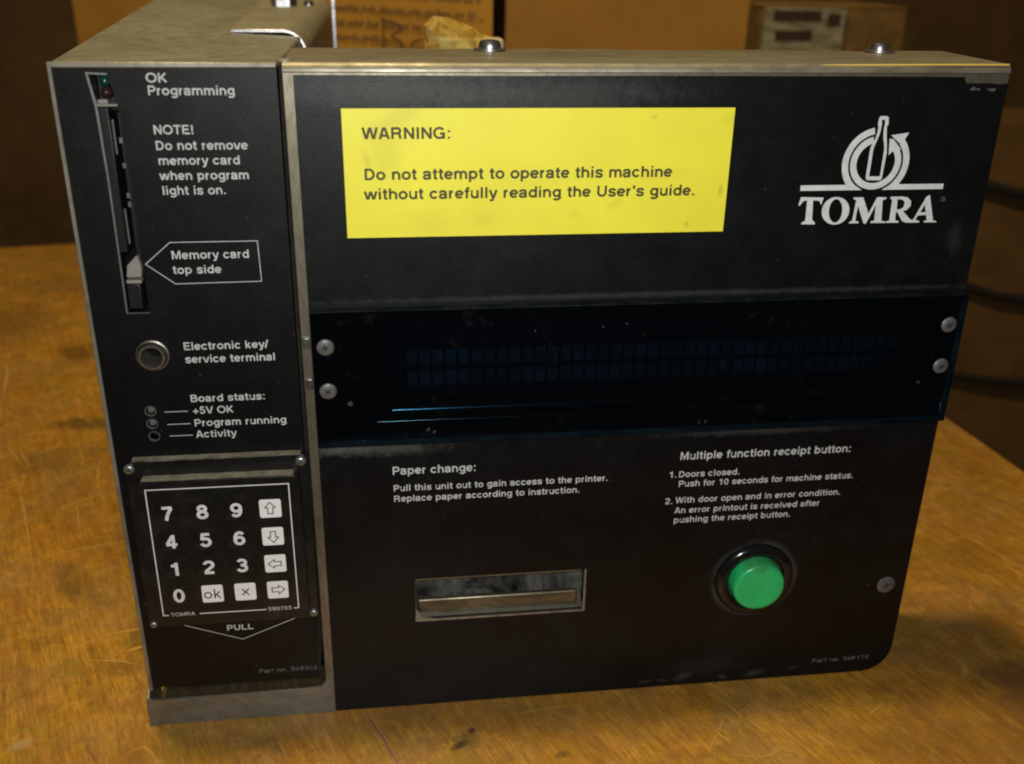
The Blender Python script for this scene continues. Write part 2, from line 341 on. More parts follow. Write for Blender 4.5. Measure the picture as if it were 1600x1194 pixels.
def lathe(bm, cx, cz, prof, n=40, axis='y', cy=0, mi=0):
    """profile [(radius, distance)]; axis y: distances are y values; axis z: distances are z values round (cx,cy)"""
    rings = []
    for r, d in prof:
        ring = []
        for k in range(n):
            a = 2 * math.pi * k / n
            ring.append(bm.verts.new((cx + r * math.cos(a), d, cz + r * math.sin(a)) if axis == 'y' else (cx + r * math.cos(a), cy + r * math.sin(a), d)))
        rings.append(ring)
    for a, b in zip(rings, rings[1:]):
        for k in range(n): bm.faces.new((a[k], a[(k + 1) % n], b[(k + 1) % n], b[k])).material_index = mi
    for ring in (rings[0], rings[-1]): 
        try: bm.faces.new(ring).material_index = mi
        except ValueError: pass
    bmesh.ops.recalc_face_normals(bm, faces=bm.faces)
def tube(bm, pts, r, n=10):
    pts = [Vector(p) for p in pts]; rings = []
    for i, p in enumerate(pts):
        d = (pts[min(i + 1, len(pts) - 1)] - pts[max(i - 1, 0)]).normalized()
        a = d.cross(Vector((0, 0, 1))); a = a.normalized() if a.length > .01 else Vector((1, 0, 0)); b = d.cross(a)
        rings.append([bm.verts.new(p + (a * math.cos(2 * math.pi * k / n) + b * math.sin(2 * math.pi * k / n)) * r) for k in range(n)])
    for a, b in zip(rings, rings[1:]):
        for k in range(n): bm.faces.new((a[k], a[(k + 1) % n], b[(k + 1) % n], b[k]))
    for q in (rings[0], rings[-1]): bm.faces.new(q)
    bmesh.ops.recalc_face_normals(bm, faces=bm.faces)

# ------------------------------------------------------------------ lettering: a grotesque drawn as strokes
def E(cx, cy, rx, ry, a0, a1, n=None):
    n = n or max(6, int(abs(a1 - a0) / 15)); return [(cx + rx * math.cos(R(a0 + (a1 - a0) * k / n)), cy + ry * math.sin(R(a0 + (a1 - a0) * k / n))) for k in range(n + 1)]
def sm(p):                                # rounds a hand-set polyline
    for _ in range(2):
        q = [p[0]]
        for a, b in zip(p, p[1:]): q += [(a[0] * .75 + b[0] * .25, a[1] * .75 + b[1] * .25), (a[0] * .25 + b[0] * .75, a[1] * .25 + b[1] * .75)]
        p = q + [p[-1]]
    return p
six = [E(.29, .235, .185, .18, 0, 360), sm([(.46, .56), (.40, .645), (.30, .665), (.19, .62), (.12, .49), (.105, .34), (.105, .235)])]
G = {
'A': (.68, [[(.08, 0), (.315, .72)], [(.60, 0), (.365, .72)], [(.18, .21), (.50, .21)]]),
'B': (.68, [[(.13, 0), (.13, .72)], [(.13, .66), (.40, .66)] + E(.40, .52, .15, .14, 90, -90) + [(.13, .38)], [(.13, .38), (.41, .38)] + E(.41, .22, .18, .16, 90, -90) + [(.13, .06)]]),
'D': (.71, [[(.13, 0), (.13, .72)], [(.13, .66), (.33, .66)] + E(.33, .36, .26, .30, 90, -90) + [(.13, .06)]]),
'E': (.64, [[(.13, 0), (.13, .72)], [(.13, .66), (.58, .66)], [(.13, .375), (.54, .375)], [(.13, .06), (.60, .06)]]),
'G': (.77, [E(.37, .36, .29, .31, 38, 325), [(.40, .33), (.69, .33)], [(.63, .36), (.63, .0)]]),
'I': (.28, [[(.14, 0), (.14, .72)]]),
'K': (.70, [[(.13, 0), (.13, .72)], [(.15, .25), (.57, .70)], [(.28, .38), (.60, .02)]]),
'L': (.60, [[(.13, 0), (.13, .72)], [(.13, .06), (.56, .06)]]),
'M': (.84, [[(.13, 0), (.13, .72)], [(.71, 0), (.71, .72)], [(.17, .69), (.42, .09), (.67, .69)]]),
'N': (.72, [[(.13, 0), (.13, .72)], [(.59, 0), (.59, .72)], [(.15, .68), (.57, .04)]]),
'O': (.78, [E(.39, .36, .31, .31, 0, 360, 28)]),
'P': (.66, [[(.13, 0), (.13, .72)], [(.13, .66), (.39, .66)] + E(.39, .49, .17, .17, 90, -90) + [(.13, .32)]]),
'R': (.72, [[(.13, 0), (.13, .72)], [(.13, .66), (.41, .66)] + E(.41, .505, .165, .155, 90, -90) + [(.13, .35)], sm([(.40, .345), (.52, .32), (.555, .2), (.57, .08), (.60, .01)])]),
'T': (.62, [[(.31, 0), (.31, .66)], [(.03, .66), (.59, .66)]]),
'U': (.72, [[(.13, .72), (.13, .26)] + E(.36, .26, .23, .205, 180, 360) + [(.59, .72)]]),
'V': (.66, [[(.07, .72), (.305, .01)], [(.59, .72), (.355, .01)]]),
'W': (.94, [[(.07, .72), (.245, .01)], [(.285, .01), (.45, .71)], [(.49, .71), (.655, .01)], [(.695, .01), (.87, .72)]]),
'a': (.57, [sm([(.085, .36), (.10, .45), (.20, .48), (.30, .485), (.42, .46), (.435, .36), (.435, .10), (.455, .05), (.49, .02)]), sm([(.43, .31), (.31, .28), (.16, .27), (.085, .20), (.085, .10), (.17, .045), (.30, .05), (.40, .12), (.435, .20)])]),
'b': (.61, [[(.115, 0), (.115, .72)], E(.31, .265, .195, .21, 0, 360)]),
'c': (.56, [E(.285, .265, .205, .21, 38, 322)]),
'd': (.61, [[(.495, 0), (.495, .72)], E(.30, .265, .195, .21, 0, 360)]),
'e': (.57, [[(.10, .265), (.47, .265)], E(.285, .265, .205, .21, 0, 322)]),
'f': (.34, [sm([(.33, .66), (.25, .67), (.17, .64), (.165, .52), (.165, .3)]) + [(.165, 0)], [(.03, .475), (.31, .475)]]),
'g': (.61, [E(.30, .275, .195, .20, 0, 360), [(.495, .53), (.495, -.03)] + E(.30, -.03, .195, .125, 0, -155)]),
'h': (.59, [[(.115, 0), (.115, .72)], E(.295, .29, .18, .185, 180, 0) + [(.475, 0)]]),
'i': (.27, [[(.135, 0), (.135, .53)], [(.135, .61), (.135, .72)]]),
'k': (.56, [[(.115, 0), (.115, .72)], [(.13, .20), (.44, .52)], [(.23, .29), (.46, .01)]]),
'l': (.27, [[(.135, 0), (.135, .72)]]),
'm': (.88, [[(.115, 0), (.115, .53)], E(.277, .31, .162, .165, 180, 0) + [(.44, 0)], E(.602, .31, .162, .165, 180, 0) + [(.765, 0)]]),
'n': (.59, [[(.115, 0), (.115, .53)], E(.295, .29, .18, .185, 180, 0) + [(.475, 0)]]),
'o': (.60, [E(.30, .265, .21, .21, 0, 360)]),
'p': (.61, [[(.115, -.2), (.115, .53)], E(.31, .265, .195, .21, 0, 360)]),
'r': (.39, [[(.115, 0), (.115, .53)], E(.31, .27, .19, .20, 180, 92)]),
's': (.55, [sm([(.455, .37), (.43, .46), (.30, .485), (.15, .47), (.10, .38), (.14, .30), (.28, .27), (.42, .23), (.465, .15), (.41, .06), (.27, .045), (.13, .065), (.09, .165)])]),
't': (.35, [sm([(.165, .67), (.165, .40), (.165, .10), (.20, .055), (.32, .058)]), [(.03, .475), (.32, .475)]]),
'u': (.59, [[(.115, .53), (.115, .24)] + E(.295, .24, .18, .185, 180, 360), [(.475, 0), (.475, .53)]]),
'v': (.55, [[(.06, .53), (.25, .01)], [(.49, .53), (.30, .01)]]),
'w': (.80, [[(.06, .53), (.215, .01)], [(.245, .01), (.385, .52)], [(.415, .52), (.555, .01)], [(.585, .01), (.74, .53)]]),
'x': (.55, [[(.07, .01), (.48, .52)], [(.07, .52), (.48, .01)]]),
'y': (.55, [[(.07, .53), (.28, .02)], sm([(.49, .53), (.28, -.05), (.23, -.14), (.15, -.15), (.08, -.14)])]),
'0': (.58, [E(.29, .355, .185, .305, 0, 360, 26)]), '1': (.58, [[(.35, 0), (.35, .72)], sm([(.33, .66), (.30, .58), (.22, .55), (.12, .545)])]),
'2': (.58, [E(.285, .50, .185, .165, 172, -25) + sm([(.44, .40), (.30, .28), (.16, .17), (.13, .08)]), [(.075, .06), (.50, .06)]]),
'3': (.58, [E(.28, .52, .165, .145, 160, -85) + [(.22, .375)], E(.28, .215, .19, .16, 88, -165)]),
'4': (.58, [[(.375, 0), (.375, .72)], [(.36, .68), (.09, .23)], [(.05, .205), (.53, .205)]]),
'5': (.58, [[(.47, .66), (.17, .66), (.13, .36)], E(.28, .245, .195, .19, 138, -160)]),
'6': (.58, six), '7': (.58, [[(.06, .66), (.50, .66)], sm([(.47, .64), (.36, .46), (.26, .25), (.215, 0)])]),
'8': (.58, [E(.29, .53, .155, .135, 0, 360), E(.29, .215, .185, .16, 0, 360)]), '9': (.58, [[(.58 - a, .72 - b) for a, b in s_] for s_ in six]),
'.': (.28, [[(.14, 0), (.14, .125)]]), ':': (.30, [[(.15, 0), (.15, .125)], [(.15, .405), (.15, .53)]]), '!': (.32, [[(.16, .21), (.16, .72)], [(.16, 0), (.16, .125)]]),
'/': (.28, [[(.03, -.02), (.25, .74)]]), '+': (.58, [[(.05, .26), (.53, .26)], [(.29, .02), (.29, .50)]]), "'": (.24, [[(.12, .48), (.12, .72)]]), ' ': (.31, []),
}
def ribbon(bm, pts, wd, y, fx=lambda p: p, mi=0):
    closed = len(pts) > 3 and math.dist(pts[0], pts[-1]) < 1e-6
    P = pts[:-1] if closed else pts; n_ = len(P); L, Rr = [], []
    for i in range(n_):
        a = P[i - 1] if (closed or i > 0) else None; b = P[(i + 1) % n_] if (closed or i < n_ - 1) else None
        d1 = Vector((P[i][0] - a[0], P[i][1] - a[1])).normalized() if a else None
        d2 = Vector((b[0] - P[i][0], b[1] - P[i][1])).normalized() if b else None
        d1 = d1 or d2; d2 = d2 or d1; t = (d1 + d2); t = t.normalized() if t.length > 1e-6 else d1
        nn = Vector((-t.y, t.x)); k = wd / 2 / max(.5, nn.dot(Vector((-d1.y, d1.x))))
        for lst, s in ((L, 1), (Rr, -1)):
            q = fx((P[i][0] + nn.x * k * s, P[i][1] + nn.y * k * s)); lst.append(bm.verts.new((q[0], y, q[1])))
    for i in range(n_ if closed else n_ - 1):
        j = (i + 1) % n_
        try: bm.faces.new((L[i], L[j], Rr[j], Rr[i])).material_index = mi
        except ValueError: pass
def twidth(s, track=0): return sum(G[c][0] + track for c in s) - track
def text(name, lines, parent, m, y, wt=.118, track=.006):
    """lines: (string, x0, z baseline, x1, cap height)"""
    bm = bmesh.new(); k = 0
    for s, x0, z, x1, cap in lines:
        sc = cap / .72; nat = (twidth(s, track) - .12) * sc; sx = (x1 - x0) / nat if x1 else 1.0
        px = -.06
        for c in s:
            adv, st = G[c]
            for q in st:
                k += 1
                ribbon(bm, q, wt, y - .0012 * (k % 3) , lambda p, px=px: (x0 + (px + p[0]) * sc * sx, z + p[1] * sc))
            px += adv + track
    bmesh.ops.recalc_face_normals(bm, faces=bm.faces)
    return done(name, bm, m, parent)
def polyline(name, polys, wd, parent, m, y):
    bm = bmesh.new()
    for k, p in enumerate(polys): ribbon(bm, p, wd, y - .001 * (k % 3))
    return done(name, bm, m, parent)

# ================================================================== SETTING
bm = bmesh.new(); quad(bm, [(-400, -300, -78), (500, -300, -78), (500, 330, -78), (-400, 330, -78)])
tag(done('floor', bm, 'floor'), kind='structure')
tag(B('wall', -400, 500, 300, 312, -78, 220, 'wall'), kind='structure')

# ------------------------------------------------------------------ table
table = empty('work_table', (0, 0, 0), label='large worn amber varnished wooden work table under the machine', cat='table')
C = [(-110, 75.8), (46.3, 101.4), (48.35, 29.8), (52.1, -13), (-110, -13)]
bm = bmesh.new(); topv = [bm.verts.new((x, y, 0)) for x, y in C]; botv = [bm.verts.new((x, y, -3)) for x, y in C]
bm.faces.new(topv); bm.faces.new(botv)
for i in range(5): bm.faces.new((topv[i], topv[(i + 1) % 5], botv[(i + 1) % 5], botv[i])).material_index = 1
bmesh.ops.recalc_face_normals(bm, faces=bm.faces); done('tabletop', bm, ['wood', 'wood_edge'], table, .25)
for x, y in ((-100, -6), (44, -6), (38, 92), (-100, 70)): B('leg', x - 4, x + 4, y - 4, y + 4, -78, -3.05, 'wood_edge', table, .3)
rng = random.Random(7)
def scr(bm, a, b, wd, z, bend=.0):
    a = Vector(a); b = Vector(b); d = b - a; nn = Vector((-d.y, d.x)).normalized(); N = 6; L, Q = [], []
    for k in range(N + 1):
        t = k / N; p = a + d * t + nn * bend * math.sin(math.pi * t) + nn * rng.uniform(-.04, .04); ww = wd * math.sin(math.pi * (.08 + .84 * t)) / 2
        L.append(bm.verts.new((*(p + nn * ww), z))); Q.append(bm.verts.new((*(p - nn * ww), z)))
    for k in range(N): bm.faces.new((L[k], Q[k], Q[k + 1], L[k + 1]))
bm = bmesh.new(); dk = bmesh.new()
for a, b, wd, be in (((-19.5, 15.2), (-12.6, 17.0), .10, .15), ((-22.6, 25.4), (-17.9, 13.0), .10, .1), ((-19.5, 12.4), (-17.6, 12.6), .09, 0), ((-30.5, 48), (-28.6, 41), .22, .2), ((-28, 38.5), (-27, 35), .2, 0),
        ((-12.9, 7.2), (-9.3, 7.5), .16, .3), ((-9.2, 8.2), (-9.0, 5.6), .16, .2), ((-13.2, 5.2), (-10.2, 4.6), .12, .2), ((-25, 24.5), (-22.3, 25.8), .14, 0), ((-14.5, 5.8), (-11.8, 7.4), .10, .3), ((-11.2, 5.8), (-10.0, 6.2), .25, 0),
        ((-27.5, 61.5), (-25.3, 59.5), .2, 0), ((-15.5, 25), (-12.4, 28), .10, .1), ((-19, 21), (-16, 23.5), .12, .1), ((17.2, -4.9), (19.0, -2.4), .05, 0), ((19.0, -1.0), (20.2, -3.4), .07, 0), ((18.1, -3.3), (18.6, -4.2), .12, 0), ((8.6, -1.2), (12.0, -.9), .06, .1),
        ((26.0, -3.2), (27.2, -2.4), .08, 0), ((22.5, -.5), (23.7, -3.0), .05, 0), ((14.5, -.3), (15.2, -1.9), .05, 0)):
    scr(bm, a, b, wd * .8, .006, be)
for i in range(190):
    x = rng.uniform(-40, 44); y = rng.uniform(-5.5, 8) if rng.random() < .55 else rng.uniform(8, 80)
    if -8.9 < x < 28.8 and y > -.3: continue
    a = R(-68) + (rng.gauss(0, .12) if rng.random() < .7 else rng.uniform(-1.5, 1.5)); L = rng.uniform(.3, 1.6) * (1 + max(0, y) / 25)
    scr(bm if rng.random() < .65 else dk, (x, y), (x + math.cos(a) * L, y + math.sin(a) * L), rng.uniform(.02, .05) * (1 + max(0, y) / 40), .006 if rng.random() < .5 else .009, rng.uniform(-.1, .1))
for i in range(70):
    y = rng.uniform(1, 45); x = rng.uniform(-18 - y * .45, -9.4); a = R(rng.choice((-70, -70, 20, 45, -20, 100))) + rng.gauss(0, .35); L = rng.uniform(.4, 2.2) * (1 + y / 30)
    scr(bm, (x, y), (x + math.cos(a) * L, y + math.sin(a) * L), rng.uniform(.02, .05) * (1 + y / 40), .012 + .0015 * (i % 5), rng.uniform(-.05, .05))
done('scratches', bm, 'scratch', table, kind='stuff'); done('dark_scratches', dk, 'scratch_dark', table, kind='stuff')
bm = bmesh.new(); scr(bm, (1.4, -.28), (3.1, -4.3), .07, .013, .05); done('pen_line', bm, 'pen', table)

# ================================================================== MACHINE
mc_ = empty('control_unit', (10, 0, 0), label='black and steel bottle return control unit with keypad, display window and green button', cat='machine')
class _P:                                   # parent helper: keep world coordinates while parenting to the empty
    pass
def fix(o):                                 # children of the control unit are modelled in table coordinates
    o.location = Vector((-10, 0, 0)) * U; return o
# --- steel front plate with bent top lip
bm = bmesh.new()
hole_ps = rrect(4.05, 12.12, 5.10, 7.42, .04, 2); hole_dw = rrect(2.4, 26.9, 15.1, 20.6, .1, 2)
# plate (bare steel) : right part + bottom strip + upright strip left of the black film
outer = [(-.38, 1.95), (-.62, 1.62), (-1.2, 1.55), (-8.8, 1.50), (-8.8, 0)] + [(27.1, 0)] + [(27.1 + 1.55 * math.sin(R(a)), 1.55 - 1.55 * math.cos(R(a))) for a in (15, 30, 45, 60, 75, 90)] + [(28.65, 30.12), (-.38, 30.12)]
plate(bm, outer, [hole_ps, hole_dw], 0, .14)
front = fix(done('front_plate', bm, ['strip'], mc_, .035, 2)); front.data.materials[0] = M['strip']
bm = bmesh.new(); prof = [(0.0, 30.13)] + [(.34 - .34 * math.cos(R(a)), 30.12 + .34 * math.sin(R(a))) for a in range(0, 91, 10)][1:] + [(5.5, 30.50), (5.62, 30.44)]
inn = [(5.6, 30.34), (.36, 30.33)] + [(.34 - .22 * math.cos(R(a)), 30.12 + .22 * math.sin(R(a))) for a in range(80, -1, -10)] 
pr = prof + inn; xs = [-.36] + [i * 1.45 for i in range(0, 20)] + [28.66]; rings = []
for i, x in enumerate(xs):
    wv = .035 * math.sin(x * .7) + .03 * math.sin(x * 1.9 + 1)
    rings.append([bm.verts.new((x, y + (.0 if y < .4 else wv), z + (wv * .5 if y > 1 else 0))) for y, z in pr])
for a, b in zip(rings, rings[1:]):
    for k in range(len(pr)): bm.faces.new((a[k], a[(k + 1) % len(pr)], b[(k + 1) % len(pr)], b[k]))
for q in (rings[0], rings[-1]): bm.faces.new(q)
bmesh.ops.recalc_face_normals(bm, faces=bm.faces)
fix(done('top_lip', bm, 'lip', mc_, smooth=True))
def put(n, f, *a, **k): return fix(f(n, *a, **k))
# burr with painted gold glint along the far right of the bend
bm = bmesh.new(); tube(bm, [(20.5, .20, 30.385), (23, .16, 30.41), (25.5, .13, 30.43), (28.6, .11, 30.44)], .04, 8); fix(done('folded_edge', bm, 'burr', mc_, smooth=True))

# --- black film panel of the main unit
bm = bmesh.new()
fo = [(.0, .05), (27.1, .03)] + [(27.1 + 1.5 * math.sin(R(a)), 1.55 - 1.52 * math.cos(R(a))) for a in (15, 30, 45, 60, 75, 90)] + [(28.63, 29.72), (28.2, 29.70), (27.9, 29.74), (26.8, 29.73), (26.68, 29.98), (22, 30.0), (14, 30.01), (8, 29.99), (.02, 30.02)]
plate(bm, fo, [rrect(4.02, 12.06, 5.13, 7.44, .04, 2), rrect(2.92, 26.38, 15.52, 20.18, .1, 2)], -.035, .03)
panel = fix(done('front_panel', bm, 'panel', mc_)); 
def sub(o): return o
YL = -.041
PL = [('Paper change:', 3.17, 13.01, 6.86, .40), ('Pull this unit out to gain access to the printer.', 3.19, 12.17, 12.92, .32), ('Replace paper according to instruction.', 3.19, 11.63, 11.63, .32)]
PR = [('Multiple function receipt button:', 16.27, 13.07, 24.49, .40), ('1.', 15.81, 12.16, 16.16, .32), ('Doors closed.', 16.28, 12.16, 19.18, .32), ('Push for 10 seconds for machine status.', 16.31, 11.66, 24.83, .32),
      ('2.', 15.74, 10.76, 16.09, .32), ('With door open and in error condition.', 16.24, 10.79, 24.32, .32), ('An error printout is received after', 16.24, 10.24, 23.36, .32), ('pushing the receipt button.', 16.24, 9.72, 21.97, .32)]
text('lettering', PL, panel, 'print_grey', YL, .128); text('lettering', PR, panel, 'print_grey', YL, .128)
text('lettering', [('Part no. 598110', 24.34, .82, 27.41, .24)], panel, 'print_faint', YL, .085)
# logo
LG = dict(
bo=[(23.301,28.408),(23.345,28.451),(23.629,28.45),(23.702,28.388),(23.737,28.129),(23.68,28.043),(23.73,27.695),(23.80,27.355),(23.864,26.963),(23.827,25.912),(23.772,25.832),(23.178,25.845),(23.109,25.94),(23.11,27.092),(23.125,27.224),(23.26,27.529),(23.318,27.795),(23.318,28.035),(23.276,28.131)],
bi=[(23.421,28.308),(23.56,28.307),(23.585,28.106),(23.569,27.962),(23.60,27.599),(23.68,27.331),(23.725,27.136),(23.728,26.0),(23.25,26.0),(23.254,27.10),(23.291,27.286),(23.4,27.625),(23.446,27.89),(23.451,28.107)],
ar1=[(23.93,27.684),(24.694,27.786),(24.564,27.53),(24.55,27.45),(24.336,27.36)], ar2=[(23.892,27.549),(24.064,27.519),(24.45,27.12),(24.244,26.98),(24.10,27.02),(23.96,26.864)],
T=[(20.338,24.81),(20.404,25.173),(21.404,25.138),(21.329,24.825),(21.24,24.999),(20.958,25.029),(21.022,24.212),(21.162,24.081),(21.173,24.003),(20.573,24.014),(20.579,24.091),(20.727,24.166),(20.695,25.032),(20.532,24.999),(20.41,24.819)],
Mm=[(22.724,25.13),(23.149,25.124),(23.489,24.428),(23.76,25.125),(24.19,25.109),(24.175,25.043),(24.025,24.984),(24.123,24.107),(24.301,24.078),(24.312,24.01),(23.643,24.022),(23.642,24.089),(23.797,24.123),(23.755,24.783),(23.435,23.979),(23.332,24.017),(22.968,24.77),(22.949,24.127),(23.106,24.088),(23.106,24.021),(22.678,24.018),(22.69,24.08),(22.805,24.13),(22.851,25.001),(22.724,25.064)],
Ro=[(24.362,25.132),(24.853,25.14),(25.129,25.095),(25.309,24.939),(25.331,24.733),(25.175,24.555),(25.021,24.517),(25.362,24.19),(25.52,24.098),(25.538,24.004),(25.222,24.01),(25.044,24.091),(24.788,24.458),(24.707,24.46),(24.741,24.122),(24.9,24.078),(24.912,24.015),(24.344,24.015),(24.344,24.077),(24.472,24.117),(24.449,25.003),(24.36,25.055)],
Ri=[(24.686,25.025),(24.727,24.588),(24.873,24.586),(25.016,24.687),(25.033,24.892),(24.92,25.006)],
Ao=[(25.961,25.109),(26.106,25.194),(26.457,24.093),(26.614,24.048),(26.623,24.001),(26.049,24.006),(26.052,24.074),(26.173,24.098),(26.095,24.333),(25.735,24.313),(25.644,24.133),(25.817,24.078),(25.847,24.009),(25.50,24.004),(25.47,24.093),(25.561,24.171)],
Ai=[(25.955,24.775),(26.061,24.453),(25.802,24.442)])
def flat(bm, loops, y):
    tri = tessellate_polygon([[Vector((a, b, 0)) for a, b in l] for l in loops]); v = [bm.verts.new((a, y, b)) for l in loops for a, b in l]
    for t in tri:
        try: bm.faces.new([v[i] for i in t])
        except ValueError: pass
def ellip(cx, cz, rx, rz, sh=0, n=36): return [(cx + rx * math.cos(2 * math.pi * k / n) + sh * math.sin(2 * math.pi * k / n), cz + rz * math.sin(2 * math.pi * k / n)) for k in range(n)]
bm = bmesh.new()
cx, cz = 23.45, 26.555
def sector(r0, r1, a0, a1, zmin=None, n=40):
    o_ = [(cx + r1 * math.cos(R(a0 + (a1 - a0) * k / n)), cz + r1 * math.sin(R(a0 + (a1 - a0) * k / n))) for k in range(n + 1)]
    i_ = [(cx + r0 * math.cos(R(a0 + (a1 - a0) * k / n)), cz + r0 * math.sin(R(a0 + (a1 - a0) * k / n))) for k in range(n + 1)]
    return o_, i_
def ring(r0, r1, a0, a1, y, zmin=-1e9):
    o_, i_ = sector(r0, r1, a0, a1)
    for k in range(len(o_) - 1):
        q = [o_[k], o_[k + 1], i_[k + 1], i_[k]]; q = [(a, max(b, zmin)) for a, b in q]
        if max(p[1] for p in q) <= zmin + 1e-6: continue
        bm.faces.new([bm.verts.new((a, y, b)) for a, b in q])
ring(1.19, 1.46, 101, 246, YL, 25.432); ring(1.19, 1.46, -66, 41, YL, 25.432)
ring(.835, 1.105, 104, 404, YL)
flat(bm, [LG['ar1']], YL - .0012); flat(bm, [LG['ar2']], YL - .0012)
flat(bm, [LG['bo'], LG['bi']], YL - .0024)
flat(bm, [[(20.33, 25.433), (23.03, 25.433), (22.62, 25.68), (22.35, 25.86), (22.25, 25.66), (20.33, 25.66)]], YL - .0036)
flat(bm, [[(26.63, 25.433), (23.90, 25.433), (24.28, 25.68), (24.55, 25.86), (24.65, 25.66), (26.63, 25.66)]], YL - .0036)
flat(bm, [LG['T']], YL); flat(bm, [LG['Mm']], YL); flat(bm, [LG['Ro'], LG['Ri']], YL); flat(bm, [LG['Ao'], LG['Ai']], YL - .0012)
flat(bm, [ellip(22.008, 24.567, .61, .59, -.04), ellip(22.008, 24.567, .295, .50, -.04)], YL)
bmesh.ops.recalc_face_normals(bm, faces=bm.faces); done('logo_print', bm, 'print_white', panel)
bm = bmesh.new(); ribbon(bm, E(26.73, 25.0, .10, .10, 0, 360), .02, YL); ribbon(bm, [(26.70, 24.95), (26.70, 25.05), (26.75, 25.05), (26.76, 25.01), (26.70, 25.0), (26.77, 24.95)], .018, YL - .001); done('registered_mark', bm, 'print_faint', panel)
# peeled flakes under the corner notch
bm = bmesh.new()
for x, z, s in ((27.15, 29.52, .14), (27.35, 29.5, .10), (28.0, 29.48, .15), (27.82, 29.5, .07)):
    flat(bm, [[(x + s * math.cos(a) * rng.uniform(.7, 1.2), z + .5 * s * math.sin(a) * rng.uniform(.7, 1.2)) for a in [k * .7 for k in range(9)]]], YL)
done('worn_spot', bm, 'rim', panel)

# --- yellow warning sticker
st = fix(empty('warning_sticker')); st.parent = mc_
bm = bmesh.new(); box(bm, 1.72, 17.18, -.052, -.036, 23.78, 28.80); so = done('vinyl', bm, 'sticker', st)
text('lettering', [('WARNING:', 2.49, 27.65, 5.85, .445), ('Do not attempt to operate this machine', 2.50, 26.08, 14.78, .445), ("without carefully reading the User's guide.", 2.48, 25.31, 15.81, .445)], st, 'print_dark', -.056, .146)

# --- tinted display window
dw = fix(empty('display_window')); dw.parent = mc_
bm = bmesh.new(); fs = box(bm, .05, 28.55, -.56, -.05, 14.74, 20.86)
for f in fs: f.material_index = 1
for f in fs:
    f.normal_update()
    if abs(f.normal.y) > .9: f.material_index = 0
done('acrylic_cover', bm, ['acrylic', 'teal_edge'], dw, .02, 1)
bm = bmesh.new(); plate(bm, rrect(.10, 28.5, 14.80, 20.80, .05, 2), [rrect(2.95, 26.35, 15.55, 20.15, .1, 2)], -.048, .01); done('added_sheen_mask', bm, 'dark_matte', dw)  # added black sheet, hides the flash sheen of the film behind the acrylic
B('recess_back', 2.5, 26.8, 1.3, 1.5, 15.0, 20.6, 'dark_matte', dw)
B('module_glass', 3.1, 26.0, .62, 1.25, 16.3, 20.0, 'cell_glass', dw, .08)
bm = bmesh.new(); box(bm, -.22, .22, .50, .545, -.36, .36); cell = done('display_cell', bm, 'cell', dw, label=None)
xs0, pitch = 4.15, .5585
cell.location = Vector((xs0, 0, 18.32)) * U
for r_ in range(2):
    for k in range(40):
        if r_ == 0 and k == 0: continue
        c_ = cell.copy(); COL.objects.link(c_); c_.parent = dw; c_.location = Vector((xs0 + k * pitch, 0, 18.32 - r_ * .93)) * U
bm = bmesh.new(); tube(bm, [(3.25, .34, 15.98), (25.9, .34, 15.98)], .24, 28); done('glass_edge', bm, 'glass_rod', dw, smooth=True)
bm = bmesh.new(); tube(bm, [(2.6, -.02, 15.62), (26.6, -.02, 15.62)], .035, 12); done('window_edge', bm, 'glass_rod', dw, smooth=True)

def screw(name, x, z, y, r, parent, rot=.3, m='screw', dome=.16):
    bm = bmesh.new(); lathe(bm, 0, 0, [(r * .98, 0), (r, -dome * .25), (r * .93, -dome * .62), (r * .72, -dome * .9), (r * .4, -dome), (r * .02, -dome * 1.02)], 28)
    o = done(name, bm, m, parent, smooth=True); o.location = Vector((x, y, z)) * U
    bm = bmesh.new()
    for a in (rot, rot + math.pi / 2):
        ca, sa = math.cos(a), math.sin(a); L, wd = r * .40, r * .065
        quad(bm, [(ca * L - sa * wd, -dome * 1.03 - .004 * (a > 1), sa * L + ca * wd), (ca * L + sa * wd, -dome * 1.03 - .004 * (a > 1), sa * L - ca * wd), (-ca * L + sa * wd, -dome * 1.03 - .004 * (a > 1), -sa * L - ca * wd), (-ca * L - sa * wd, -dome * 1.03 - .004 * (a > 1), -sa * L + ca * wd)])
    done('cross_slot', bm, 'dark', o)
    return o
bm = bmesh.new()
for x, z, q in ((1.5, 16.75, .13), (4.75, 15.4, .12), (5.0, 15.28, .10), (16.8, 15.2, .07), (17.1, 15.22, .09), (26.9, 16.75, .10), (13.2, 20.0, .06), (14.0, 19.5, .05), (12.2, 19.9, .05), (2.0, 15.0, .06), (27.3, 18.1, .05), (9.3, 19.8, .05), (21.0, 15.3, .05)):
    flat(bm, [[(x + q * math.cos(a) * rng.uniform(.35, 1.1), z + q * math.sin(a) * rng.uniform(.4, 1.3)) for a in [k * .75 for k in range(8)]]], -.563)
done('glint_speck', bm, 'bolt', dw, kind='stuff')  # bright flakes stand in for small specular glints on the acrylic
for x, z, rr in ((.62, 19.36, .3), (.62, 17.40, .8), (27.82, 19.5, .5), (27.82, 17.53, 1.0)): screw('screw', x, z, -.56, .36, dw, rr, 'screw', .10)
o = screw('panel_screw', 27.59, 5.40, -.035, .47, mc_, .2, 'screw', .06); o.location.x -= 10 * U

